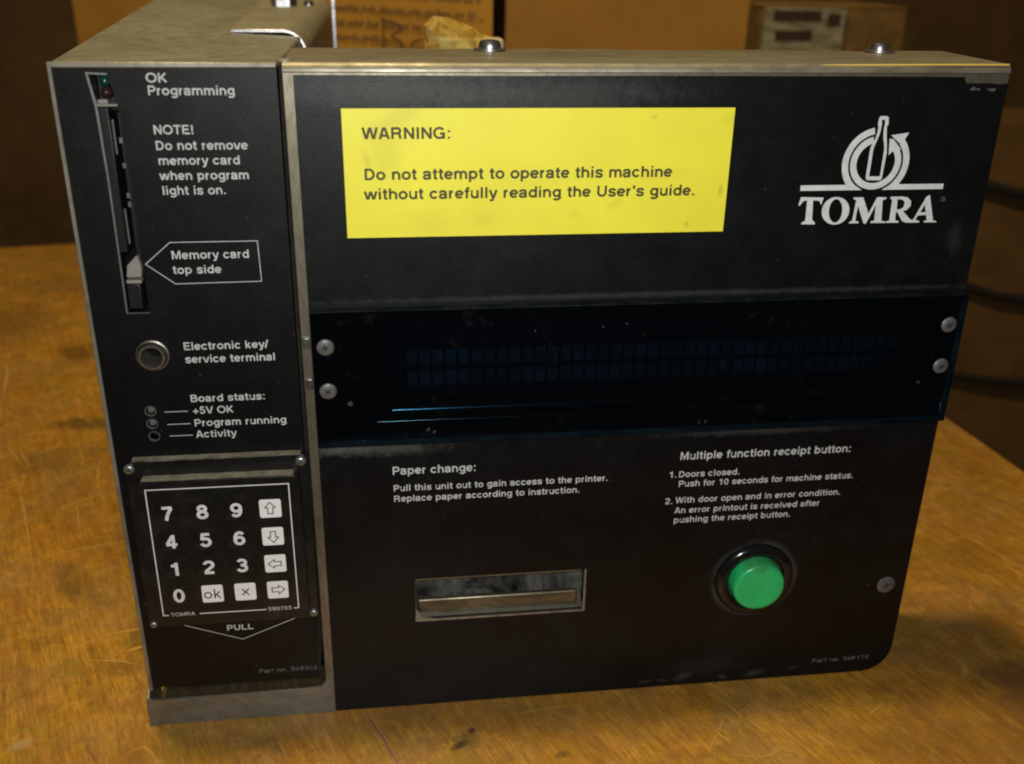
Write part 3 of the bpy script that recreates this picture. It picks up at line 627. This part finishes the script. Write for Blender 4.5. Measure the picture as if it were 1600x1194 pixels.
# --- paper slot
ps = fix(empty('paper_slot')); ps.parent = mc_
B('slot_back', 3.8, 12.4, 1.15, 1.3, 4.9, 7.9, 'galv', ps)
bm = bmesh.new(); quad(bm, [(4.0, .2, 7.55), (12.2, .2, 7.55), (12.2, 1.14, 7.5), (4.0, 1.14, 7.5)]); quad(bm, [(3.98, .15, 5), (3.98, 1.14, 5), (3.98, 1.14, 7.6), (3.98, .15, 7.6)]); quad(bm, [(12.2, .15, 5), (12.2, 1.14, 5), (12.2, 1.14, 7.6), (12.2, .15, 7.6)])
done('slot_lining', bm, 'dark', ps)
bm = bmesh.new(); box(bm, 4.10, 11.85, .30, .62, 5.22, 6.02); done('tear_bar', bm, 'rod', ps, .13, 5)
bm = bmesh.new(); quad(bm, [(4.05, .12, 5.16), (12.1, .12, 5.16), (12.1, 1.1, 5.45), (4.05, 1.1, 5.45)]); done('slot_sill', bm, 'tray', ps)
bm = bmesh.new(); plate(bm, [(4.0, 5.04), (12.16, 5.04), (12.16, 7.47), (12.06, 7.40), (12.06, 5.13), (4.9, 5.13), (4.3, 5.30), (4.14, 5.65), (4.02, 5.7)], (), -.05, .05); done('slot_edge', bm, 'rim', ps)
bm = bmesh.new(); plate(bm, [(4.05, 7.37), (11.6, 7.37), (12.0, 7.44), (4.05, 7.44)], (), -.045, .1); done('slot_top_edge', bm, 'strip', ps)

# --- green button
bt = fix(empty('receipt_button')); bt.parent = mc_
bm = bmesh.new(); lathe(bm, 20.56, 6.30, [(1.98, -.03), (1.99, -.10), (1.93, -.24), (1.80, -.34), (1.62, -.38), (1.47, -.34), (1.38, -.25), (1.36, 0.0)], 64); done('bezel', bm, 'black_gloss', bt, smooth=True)
bm = bmesh.new(); lathe(bm, 20.56, 6.30, [(1.28, -.05), (1.28, -.72), (1.25, -.82), (1.17, -.89), (1.05, -.905), (.85, -.89), (.5, -.87), (.02, -.865)], 64); done('cap', bm, 'green', bt, smooth=True)

# --- left module: housing, panel
bm = bmesh.new()
def prism(bm, pts_front, pts_back):
    a = [bm.verts.new(p) for p in pts_front]; b = [bm.verts.new(p) for p in pts_back]; n_ = len(a)
    bm.faces.new(a); bm.faces.new(b)
    for i in range(n_): bm.faces.new((a[i], a[(i + 1) % n_], b[(i + 1) % n_], b[i]))
    bmesh.ops.recalc_face_normals(bm, faces=bm.faces)
prism(bm, [(-8.42, .10, 2.35), (-.62, .10, 2.35), (-.50, .10, 30.42), (-8.62, .10, 30.42)], [(-12.0, 46, 2.35), (-.42, 46, 2.35), (-.42, 46, 30.40), (-12.9, 46, 31.0)])
bmesh.ops.delete(bm, geom=[f for f in bm.faces if f.calc_center_median().y < .11], context='FACES_ONLY')
fix(done('housing', bm, 'zinc', mc_, .12, 3))
hole_card = [(-7.14, 20.86), (-6.24, 20.86), (-6.30, 26.1), (-6.38, 28.95), (-6.62, 30.02), (-7.34, 30.06), (-7.16, 28.9)]
po = [(-8.40, 2.20), (-.66, 2.20), (-.58, 30.22), (-8.50, 30.22)]
bm = bmesh.new(); plate(bm, po, [hole_card, circle(-6.35, 19.02, .68, 36), circle(-6.76, 16.51, .21, 20), circle(-6.755, 15.92, .21, 20), circle(-6.74, 15.34, .21, 20)], .06, .12, 0, 1)
mp = fix(done('module_panel', bm, ['module_panel', 'rim'], mc_, .0))
bm = bmesh.new()   # bare steel rim of the module face
plate(bm, [(-8.60, 2.0), (-8.42, 2.0), (-8.52, 30.24), (-.56, 30.24), (-.56, 30.44), (-8.68, 30.44)], (), .04, .16); fix(done('module_rim', bm, 'zinc', mc_, .05, 2))
YM = .054
LM = [('OK', -5.25, 29.73, -4.53, .34), ('Programming', -5.25, 29.28, -2.16, .34), ('NOTE!', -5.22, 27.86, -3.78, .34), ('Do not remove', -5.21, 27.28, -1.86, .34), ('memory card', -5.18, 26.72, -2.20, .34),
      ('when program', -5.19, 26.15, -1.91, .34), ('light is on.', -5.17, 25.58, -2.82, .34), ('Memory card', -5.13, 23.03, -2.18, .34), ('top side', -5.14, 22.43, -3.31, .34), ('Electronic key/', -5.10, 19.19, -1.76, .34),
      ('service terminal', -5.09, 18.62, -1.50, .34), ('Board status:', -5.08, 16.86, -2.05, .33), ('+5V OK', -5.04, 16.31, -3.40, .33), ('Program running', -5.04, 15.73, -1.26, .33), ('Activity', -5.02, 15.20, -3.38, .33), ('PULL', -4.71, 5.17, -3.53, .31)]
for i0, i1 in ((0, 2), (2, 7), (7, 9), (9, 11), (11, 15), (15, 16)): text('lettering', LM[i0:i1], mp, 'print_grey', YM, .130)
text('lettering', [('Part no. 598003', -3.46, 2.59, -.76, .25)], mp, 'print_faint', YM, .085)
for _pl in ([[(-6.16, 22.85), (-5.14, 23.71), (-1.80, 23.71), (-1.77, 22.05), (-5.11, 22.02), (-6.16, 22.85)], [(-6.2, 16.45), (-5.25, 16.45)], [(-6.15, 15.87), (-5.21, 15.87)], [(-6.12, 15.33), (-5.17, 15.33)], [(-6.71, 5.67), (-4.05, 4.64), (-1.42, 5.70)]]): polyline('printed_outline', [_pl], .032, mp, 'print_grey', YM)

# --- card slot
cs = fix(empty('card_slot')); cs.parent = mc_
B('slot_back', -7.9, -5.6, 1.9, 2.0, 20.2, 30.1, 'dark_matte', cs)
B('side_wall', -7.42, -7.30, .2, 1.85, 20.4, 30.1, 'dark', cs)
B('led_board', -7.25, -6.2, 1.2, 1.3, 28.6, 30.1, 'dark', cs)
for z, mm in ((29.72, 'led_green'), (29.30, 'led_red')):
    bm = bmesh.new(); lathe(bm, -6.88, z, [(.22, 1.2), (.22, .75), (.19, .62), (.11, .54), (.01, .51)], 20); done('led', bm, mm, cs, smooth=True, label='unlit green lamp' if mm == 'led_green' else 'unlit red lamp')
bm = bmesh.new(); box(bm, -7.15, -6.42, .14, .5, 28.86, 28.95); box(bm, -7.12, -6.78, .25, .5, 28.95, 29.10); done('bracket', bm, 'tab', cs, .02)
B('card_guide', -7.2, -6.86, .5, 1.8, 23.2, 28.8, 'dark', cs, .04)
B('card_guide', -6.62, -6.40, .7, 1.8, 22.9, 28.6, 'dark', cs, .04)
for z0, z1 in ((27.0, 28.3), (23.5, 24.9)): B('contact_strip', -6.84, -6.78, .72, .80, z0, z1, 'screw', cs)
for z in (27.45, 26.5, 25.35, 25.0): B('contact_pin', -6.64, -6.52, .62, .70, z, z + .20, 'screw', cs)
bm = bmesh.new(); plate(bm, [(-7.0, 22.26), (-6.42, 22.26), (-6.38, 22.7), (-6.47, 23.1), (-6.55, 23.12), (-6.92, 22.75)], (), .25, .35); done('latch_tab', bm, 'tab', cs, .03)
B('latch_foot', -7.02, -6.44, .22, .6, 22.02, 22.16, 'tab', cs, .02)
B('latch_block', -7.04, -6.50, .24, 1.2, 20.95, 21.98, 'dark', cs, .04)
bm = bmesh.new(); pl = [(-7.37, 30.09), (-6.60, 30.05), (-6.64, 29.99), (-7.28, 30.02), (-7.11, 28.92), (-7.06, 26), (-7.085, 20.86), (-6.24, 20.86), (-6.24, 20.83), (-7.15, 20.82), (-7.13, 26), (-7.2, 28.9)]
plate(bm, pl, (), .05, .12); done('slot_edge', bm, 'rim', cs)

# --- service jack and status lamps
jk = fix(empty('service_jack')); jk.parent = mc_
bm = bmesh.new(); lathe(bm, -6.35, 19.02, [(.67, .1), (.66, -.02), (.60, -.05), (.59, .12)], 40); bmesh.ops.delete(bm, geom=[f for f in bm.faces if len(f.verts) > 10], context='FACES_ONLY'); done('collar', bm, 'steel', jk, smooth=True)
bm = bmesh.new(); lathe(bm, -6.35, 19.02, [(.56, .1), (.555, -.22), (.52, -.27), (.45, -.27), (.40, -.20), (.39, .9)], 40)
bmesh.ops.delete(bm, geom=[f for f in bm.faces if len(f.verts) > 10], context='FACES_ONLY'); done('socket_ring', bm, 'steel', jk, smooth=True)
bm = bmesh.new(); lathe(bm, -6.35, 19.02, [(.44, .9), (.3, .92), (.02, .92)], 30); bmesh.ops.delete(bm, geom=[f for f in bm.faces if len(f.verts) > 10], context='FACES_ONLY'); done('socket_floor', bm, 'dark_matte', jk, smooth=True)
for z, x in ((16.51, -6.76), (15.92, -6.755), (15.34, -6.74)):
    e = fix(empty('status_lamp')); e.parent = mc_
    bm = bmesh.new(); lathe(bm, x, z, [(.24, .061), (.235, .052), (.205, .052), (.20, .2)], 24); bmesh.ops.delete(bm, geom=[f for f in bm.faces if len(f.verts) > 10], context='FACES_ONLY'); done('lamp_hole_rim', bm, 'rim', e, smooth=True)
    bm = bmesh.new(); lathe(bm, x, z, [(.17, .5), (.17, .26 if z > 15.5 else .44), (.12, .18 if z > 15.5 else .40), (.01, .15 if z > 15.5 else .38)], 20); done('lens', bm, 'led_clear' if z > 15.5 else 'dark', e, smooth=True)
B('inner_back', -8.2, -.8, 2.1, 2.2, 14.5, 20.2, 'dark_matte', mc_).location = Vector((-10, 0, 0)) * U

# --- keypad
kp = fix(empty('keypad')); kp.parent = mc_
bm = bmesh.new(); plate(bm, rrect(-8.0, -.46, 5.92, 14.42, .3, 5), (), -.35, .40); fl = done('flange', bm, 'key_black', kp, .05, 2)
bm = bmesh.new(); box(bm, -7.72, -.74, -.33, .0, 14.423, 14.44); done('dust_ridge', bm, 'dust_plastic', kp, .01)
bm = bmesh.new(); plate(bm, rrect(-7.60, -.82, 6.52, 13.69, .28, 5), (), -.95, .62); bd = done('keypad_body', bm, 'key_black', kp, .09, 3)
bm = bmesh.new()   # dust lying on the body's upper edge
P0 = [(-7.34 + i * .313, rng.uniform(-.885, -.86)) for i in range(21)]
for (xa, ya), (xb, yb) in zip(P0, P0[1:]): quad(bm, [(xa, ya, 13.696), (xb, yb, 13.696), (xb, -.355, 13.696), (xa, -.355, 13.696)])
P1 = [(-7.70 + i * .346, rng.uniform(14.37, 14.39)) for i in range(21)]
for (xa, za), (xb, zb) in zip(P1, P1[1:]): quad(bm, [(xa, -.353, za), (xb, -.353, zb), (xb, -.353, 14.40), (xa, -.353, 14.40)])
done('dust', bm, 'dust_plastic', kp, kind='stuff')
YK = -.956
for _pl in ([[(-6.95, 6.95), (-7.18, 6.95), (-7.18, 13.33), (-1.27, 13.33), (-1.27, 6.93), (-1.48, 6.93)], [(-5.62, 6.95), (-2.70, 6.94)]]): polyline('printed_outline', [_pl], .05, kp, 'print_white', YK)
text('lettering', [('TOMRA', -6.85, 6.88, -5.82, .19), ('590705', -2.61, 6.86, -1.58, .20)], kp, 'print_grey', YK, .10)
rows = [12.16, 10.76, 9.36, 7.97]; colx = [-6.38, -4.95, -3.53, -2.115]
legend = ['789^', '456v', '123<', '0k#>']
white = bmesh.new(); plate(white, rrect(-.46, .46, -.45, .45, .09, 4), (), -.02, .02)
wk = done('key', white, 'key_white', kp, .012, 1)
blk = bmesh.new(); plate(blk, rrect(-.52, .52, -.47, .47, .12, 4), (), -.014, .014)
bk_ = done('key', blk, 'key_black', kp, .012, 1)
used = set()
arrow = [(-.02, .34), (.24, .05), (.11, .05), (.11, -.27), (-.13, -.27), (-.13, .05), (-.26, .05), (-.02, .34)]
for r_, row in enumerate(legend):
    for c_, ch in enumerate(row):
        x, z = colx[c_], rows[r_]; src = bk_ if ch.isdigit() else wk
        o = src if src not in used else src.copy()
        if src in used: COL.objects.link(o); o.parent = kp
        used.add(src); o.location = Vector((x, -.952, z)) * U
        if ch.isdigit(): text('digit', [(ch, x - .235, z - .335, x + .205, .67)], kp, 'print_white', -.968, .148)
        elif ch == 'k': text('key_symbol', [('ok', x - .37, z - .25, x + .36, .50)], kp, 'key_ink', -.975, .09)
        elif ch == '#': text('key_symbol', [('x', x - .15, z - .18, x + .17, .47)], kp, 'key_ink', -.975, .085)
        else:
            a = {'^': 0, 'v': math.pi, '<': math.pi / 2, '>': -math.pi / 2}[ch]; k_ = .92
            pts = [(x + k_ * (px * math.cos(a) - pz * math.sin(a)), z + k_ * (px * math.sin(a) + pz * math.cos(a))) for px, pz in arrow]
            polyline('key_symbol', [pts], .045, kp, 'key_ink', -.975)
for x, z, r_ in ((-7.84, 14.07, .23), (-.74, 14.1, .23), (-.67, 6.2, .20), (-7.80, 6.12, .17)): screw('screw', x, z, -.35, r_, kp, .4, 'rim', .17)

# --- tray side, inner floor, chassis
bm = bmesh.new(); prism(bm, [(-8.8, .14, .02), (-8.68, .14, .02), (-8.68, .14, 1.5), (-8.8, .14, 1.5)], [(-8.8, 2.4, .02), (-8.68, 2.4, .02), (-8.68, 2.4, 3.0), (-8.8, 2.4, 3.0)]); fix(done('tray_side', bm, 'tray', mc_, .03))
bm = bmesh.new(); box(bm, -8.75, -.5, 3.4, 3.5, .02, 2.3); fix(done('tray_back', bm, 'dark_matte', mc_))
bm = bmesh.new(); plate(bm, [(-8.8, .0), (-.07, 0), (-.07, 1.9), (-.36, 1.9), (-.62, 1.60), (-1.2, 1.52), (-8.8, 1.47)], (), -.03, .03); fix(done('tray_front', bm, 'tray', mc_, .012))
bm = bmesh.new(); box(bm, .3, 17, 1.6, 24, .3, 28.0); box(bm, 17.01, 28.2, 1.6, 5.2, .3, 28.0); fix(done('chassis', bm, 'dark_matte', mc_, .1))
bm = bmesh.new(); box(bm, -.30, .28, .2, 5.0, .1, 30.05); fix(done('divider', bm, 'zinc', mc_, .05))
bm = bmesh.new(); box(bm, -8.66, -.45, .03, 3.38, .03, .09); fix(done('tray_floor', bm, 'grime_floor', mc_))
for z in (19.4, 17.55):
    bm = bmesh.new(); box(bm, -.33, -.03, -.10, .0, z - .27, z + .2); fix(done('clip', bm, 'bolt', mc_, .03))
# --- cover plate on the left box
bm = bmesh.new()
cp = [(-3.75, 12.65), (-1.45, 12.75)]
t = .15; ztop = 30.46 + t + .12
a0 = [(-3.75, 12.6, 30.42), (-3.75, 12.6, ztop)]
prof = [(-3.75, ztop), (-1.25, ztop)] + [(-1.25 + 1.05 * math.sin(R(a)), ztop - 1.05 + 1.05 * math.cos(R(a))) for a in (15, 30, 45, 60, 75, 90)] + [(-.20, 27.0)]
pin = [(-.36, 27.0)] + [(-1.25 + .89 * math.sin(R(a)), ztop - 1.05 + .89 * math.cos(R(a))) for a in (90, 75, 60, 45, 30, 15)] + [(-1.25, ztop - t), (-3.75, ztop - t)]
pp = prof + pin
def shp(y, xl): return [((xl if abs(x + 3.75) < .01 else x) + .0, y, z) for x, z in pp]
prism(bm, shp(12.7, -3.75), shp(46.6, -5.4)); fix(done('cover_plate', bm, 'lid', mc_, .03, 2, smooth=True))
bm = bmesh.new(); prism(bm, shp(12.60, -3.75), shp(12.705, -3.75)); fix(done('cover_front_edge', bm, 'bolt', mc_, .02, smooth=True))
B('back_edge', -.20, .02, 46.4, 46.7, 2, 31.5, 'bolt', mc_, .03).location = Vector((-10, 0, 0)) * U
def bolt(x, y, z, r, h, slot=False):
    bm = bmesh.new(); lathe(bm, x, 0, [(r * 1.45, z), (r * 1.45, z + .07), (r * 1.02, z + .09), (r, z + h * .6), (r * .85, z + h * .9), (r * .5, z + h), (.01, z + h)], 6 if slot else 24, 'z', y)
    return fix(done('bolt', bm, 'bolt', mc_, smooth=not slot))
bolt(7.9, 4.9, 30.50, .47, .42); bolt(25.4, 5.0, 30.50, .45, .42)
bolt(-2.9, 34.0, 30.58, .85, 1.4, True); bolt(-1.35, 35.5, 30.56, .35, .5)
# dimple at the corner where the sheets meet
bm = bmesh.new(); lathe(bm, -.28, 0, [(.30, 30.43), (.28, 30.50), (.16, 30.545), (.01, 30.55)], 20, 'z', .55); fix(done('weld_bead', bm, 'zinc', mc_, smooth=True))

# ================================================================== BEHIND THE MACHINE
def carton(name, x0, x1, y0, y1, z0, z1, m, label, group=None, rz=0, seam=True, tape=False):
    cx_, cy_ = (x0 + x1) / 2, (y0 + y1) / 2; hx, hy = (x1 - x0) / 2, (y1 - y0) / 2
    e = empty(name, (cx_, cy_, z0), rz, label=label, cat='box', group=group); h = z1 - z0
    bm = bmesh.new(); box(bm, -hx, hx, -hy, hy, 0, h - .4)
    bmesh.ops.subdivide_edges(bm, edges=bm.edges, cuts=5, use_grid_fill=True)
    for v in bm.verts: v.co += noise.noise_vector(v.co * .045 + Vector((x0, 0, z0))) * .55
    done('body', bm, m, e, smooth=True)
    for s in (-1, 1):
        bm = bmesh.new(); box(bm, -hx + .1, hx - .1, (-hy + .1) if s < 0 else .15, -.15 if s < 0 else hy - .1, h - .35, h); done('flap', bm, m, e, .1)
    if tape: B('tape', -hx - .03, hx + .03, -1.8, 1.8, h + .01, h + .06, 'tape', e)
    return e, hx, hy, h
b1, hx, hy, h = carton('cardboard_box', -12, 15.9, 70, 94, .02, 41, 'kraft', 'printed cardboard box with handwriting, standing behind the machine left of the foil bag', 'cardboard boxes behind the machine', R(-3))
bm = bmesh.new(); rg = random.Random(3)
def word_rows(bm, x0, x1, z, n, hgt=.62):
    x = x0
    while x < x1:
        L = rg.uniform(.9, 2.6); e_ = min(x + L, x1); xx = x; 
        while xx < e_ - .1:
            ww = rg.uniform(.14, .24); dz = -(xx + 2) * .045
            hh = hgt * rg.choice((.7, .7, 1.0)); quad(bm, [(xx, -hy - .62, z + dz), (xx + ww, -hy - .62, z + dz), (xx + ww, -hy - .62, z + dz + hh), (xx, -hy - .62, z + dz + hh)]); xx += ww + .09
        x = e_ + .35
for z, xe in ((30.4, 12.6), (29.0, 12.2), (27.6, 10.5), (26.2, 2.9)): word_rows(bm, -2.2, xe, z - .35, 0)
done('box_print', bm, 'ink_brown', b1)
bm = bmesh.new()
def hw(pts): ribbon(bm, [(a - 1.4, b + .9) for a, b in pts], .2, -hy - .64)
hw([(4.05, 24.0), (4.1, 27.1)]); hw(sm([(3.9, 26.9), (5.6, 26.6), (6.1, 25.8), (4.6, 25.3), (5.9, 24.9), (6.1, 24.2), (4.6, 23.6)])); hw(sm([(8.2, 25.0), (7.2, 24.9), (6.9, 24.2), (7.6, 23.6), (8.3, 24.0)]))
hw([(9.6, 24.7), (10.4, 23.4)]); hw([(10.5, 24.6), (9.7, 23.4)])
done('handwriting', bm, 'marker', b1)
b2, hx, hy, h = carton('cardboard_box', 17.2, 43.7, 71, 95, .02, 44, 'kraft2', 'plain cardboard box standing upright, between the printed box and the taped box', 'cardboard boxes behind the machine', R(-3))
b3, hx, hy, h = carton('cardboard_box', 56.5, 77.5, 101, 122, -8, 28.2, 'kraft3', 'taped cardboard box with a grey shipping label, behind the right of the machine', 'cardboard boxes behind the machine', R(-2), tape=True)
bm = bmesh.new(); box(bm, -10.2, 1.3, -hy - .75, -hy - .6, 30.0, 36.0); done('shipping_label', bm, 'label_paper', b3)
bm = bmesh.new(); box(bm, -9.0, -2.2, -hy - .80, -hy - .76, 34.2, 35.6); box(bm, -8.5, -3.2, -hy - .80, -hy - .76, 31.6, 33.0); box(bm, -1.2, .6, -hy - .80, -hy - .76, 33.6, 35.2); done('label_print', bm, 'marker', b3)
bm = bmesh.new(); box(bm, -10.4, 10.3, -hy - .7, -hy - .58, 24.6, 29.4); done('tape', bm, 'tape', b3)
# stack under it
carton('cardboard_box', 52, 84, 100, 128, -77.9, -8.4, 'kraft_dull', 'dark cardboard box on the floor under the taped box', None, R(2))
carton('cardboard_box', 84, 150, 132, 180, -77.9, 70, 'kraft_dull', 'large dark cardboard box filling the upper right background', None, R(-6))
# tall carton at right, bound with cords
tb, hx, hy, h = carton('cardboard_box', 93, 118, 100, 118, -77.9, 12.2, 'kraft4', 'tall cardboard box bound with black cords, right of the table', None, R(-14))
for z, tilt in ((h - 8, -3), (h - 24, -3.5), (h - 40, -1.5)):
    bm = bmesh.new(); q = .9
    pts = [(-hx - q, hy + q, z), (-hx - q, -hy - q, z), (-hx * .3, -hy - q, z + tilt * .8), (hx * .3, -hy - q, z + tilt), (hx + q, -hy - q, z + tilt * .9), (hx + q, hy + q, z), (-hx - q, hy + q, z)]
    tube(bm, pts, .75, 8); done('cord', bm, 'cord', tb, smooth=True)
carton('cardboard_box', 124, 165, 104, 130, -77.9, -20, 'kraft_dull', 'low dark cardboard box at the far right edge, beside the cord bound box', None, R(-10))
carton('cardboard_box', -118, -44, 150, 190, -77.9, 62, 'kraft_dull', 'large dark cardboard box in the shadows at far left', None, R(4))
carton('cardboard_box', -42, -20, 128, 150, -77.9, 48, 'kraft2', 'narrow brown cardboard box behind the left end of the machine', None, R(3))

# crumpled film bag lying behind the top lip
bag = empty('plastic_bag', (7.9, 13.5, 28.0), label='crumpled yellowish clear plastic bag lying behind the top edge of the machine', cat='bag')
M['film'] = bpy.data.materials.new('clear_yellow_film'); mm = M['film']; mm.use_nodes = True; t_ = mm.node_tree; pb = t_.nodes['Principled BSDF']
pb.inputs['Base Color'].default_value = (.62, .50, .22, 1); pb.inputs['Roughness'].default_value = .07; pb.inputs['Specular IOR Level'].default_value = .9
tr = t_.nodes.new('ShaderNodeBsdfTransparent'); tr.inputs[0].default_value = (.95, .86, .55, 1); mx = t_.nodes.new('ShaderNodeMixShader'); mx.inputs[0].default_value = .34
fn = NT(mm); fn.link(fn.ramp(fn.noise(fn.coord(), 1.1, 4, .7, .8), [(.36, (.25, .13, .015)), (.5, (.72, .48, .09)), (.64, (.90, .74, .28))]), pb.inputs['Base Color']); t_.links.new(tr.outputs[0], mx.inputs[1]); t_.links.new(pb.outputs[0], mx.inputs[2]); t_.links.new(mx.outputs[0], t_.nodes['Material Output'].inputs[0])
bm = bmesh.new(); bmesh.ops.create_icosphere(bm, subdivisions=3, radius=1)
for v in bm.verts:
    p = v.co.copy(); s = noise.noise(p * 1.3) * .22 + abs(noise.noise(p * 2.6 + Vector((5, 0, 0)))) * .30 - abs(noise.noise(p * 5.5)) * .42
    v.co = Vector((p.x * 2.25 * (1 + s), p.y * 1.5 * (1 + s), 1.35 + p.z * 1.25 * (1 + s)))
    k_ = max(0, -p.x) * max(0, p.z); v.co += Vector((-.35, 0, 1.7)) * k_ * 1.25; v.co.z += -.15 * max(0, p.x) * max(0, p.z); v.co.z = max(v.co.z, .02)
done('film', bm, 'film', bag)
B('wrapped_card', -1.7, 1.6, -.6, .6, .3, 2.35, 'cream', bag, .15)
bm = bmesh.new(); box(bm, -9, 12, -5, 6, -.5, -.02)
print('built')
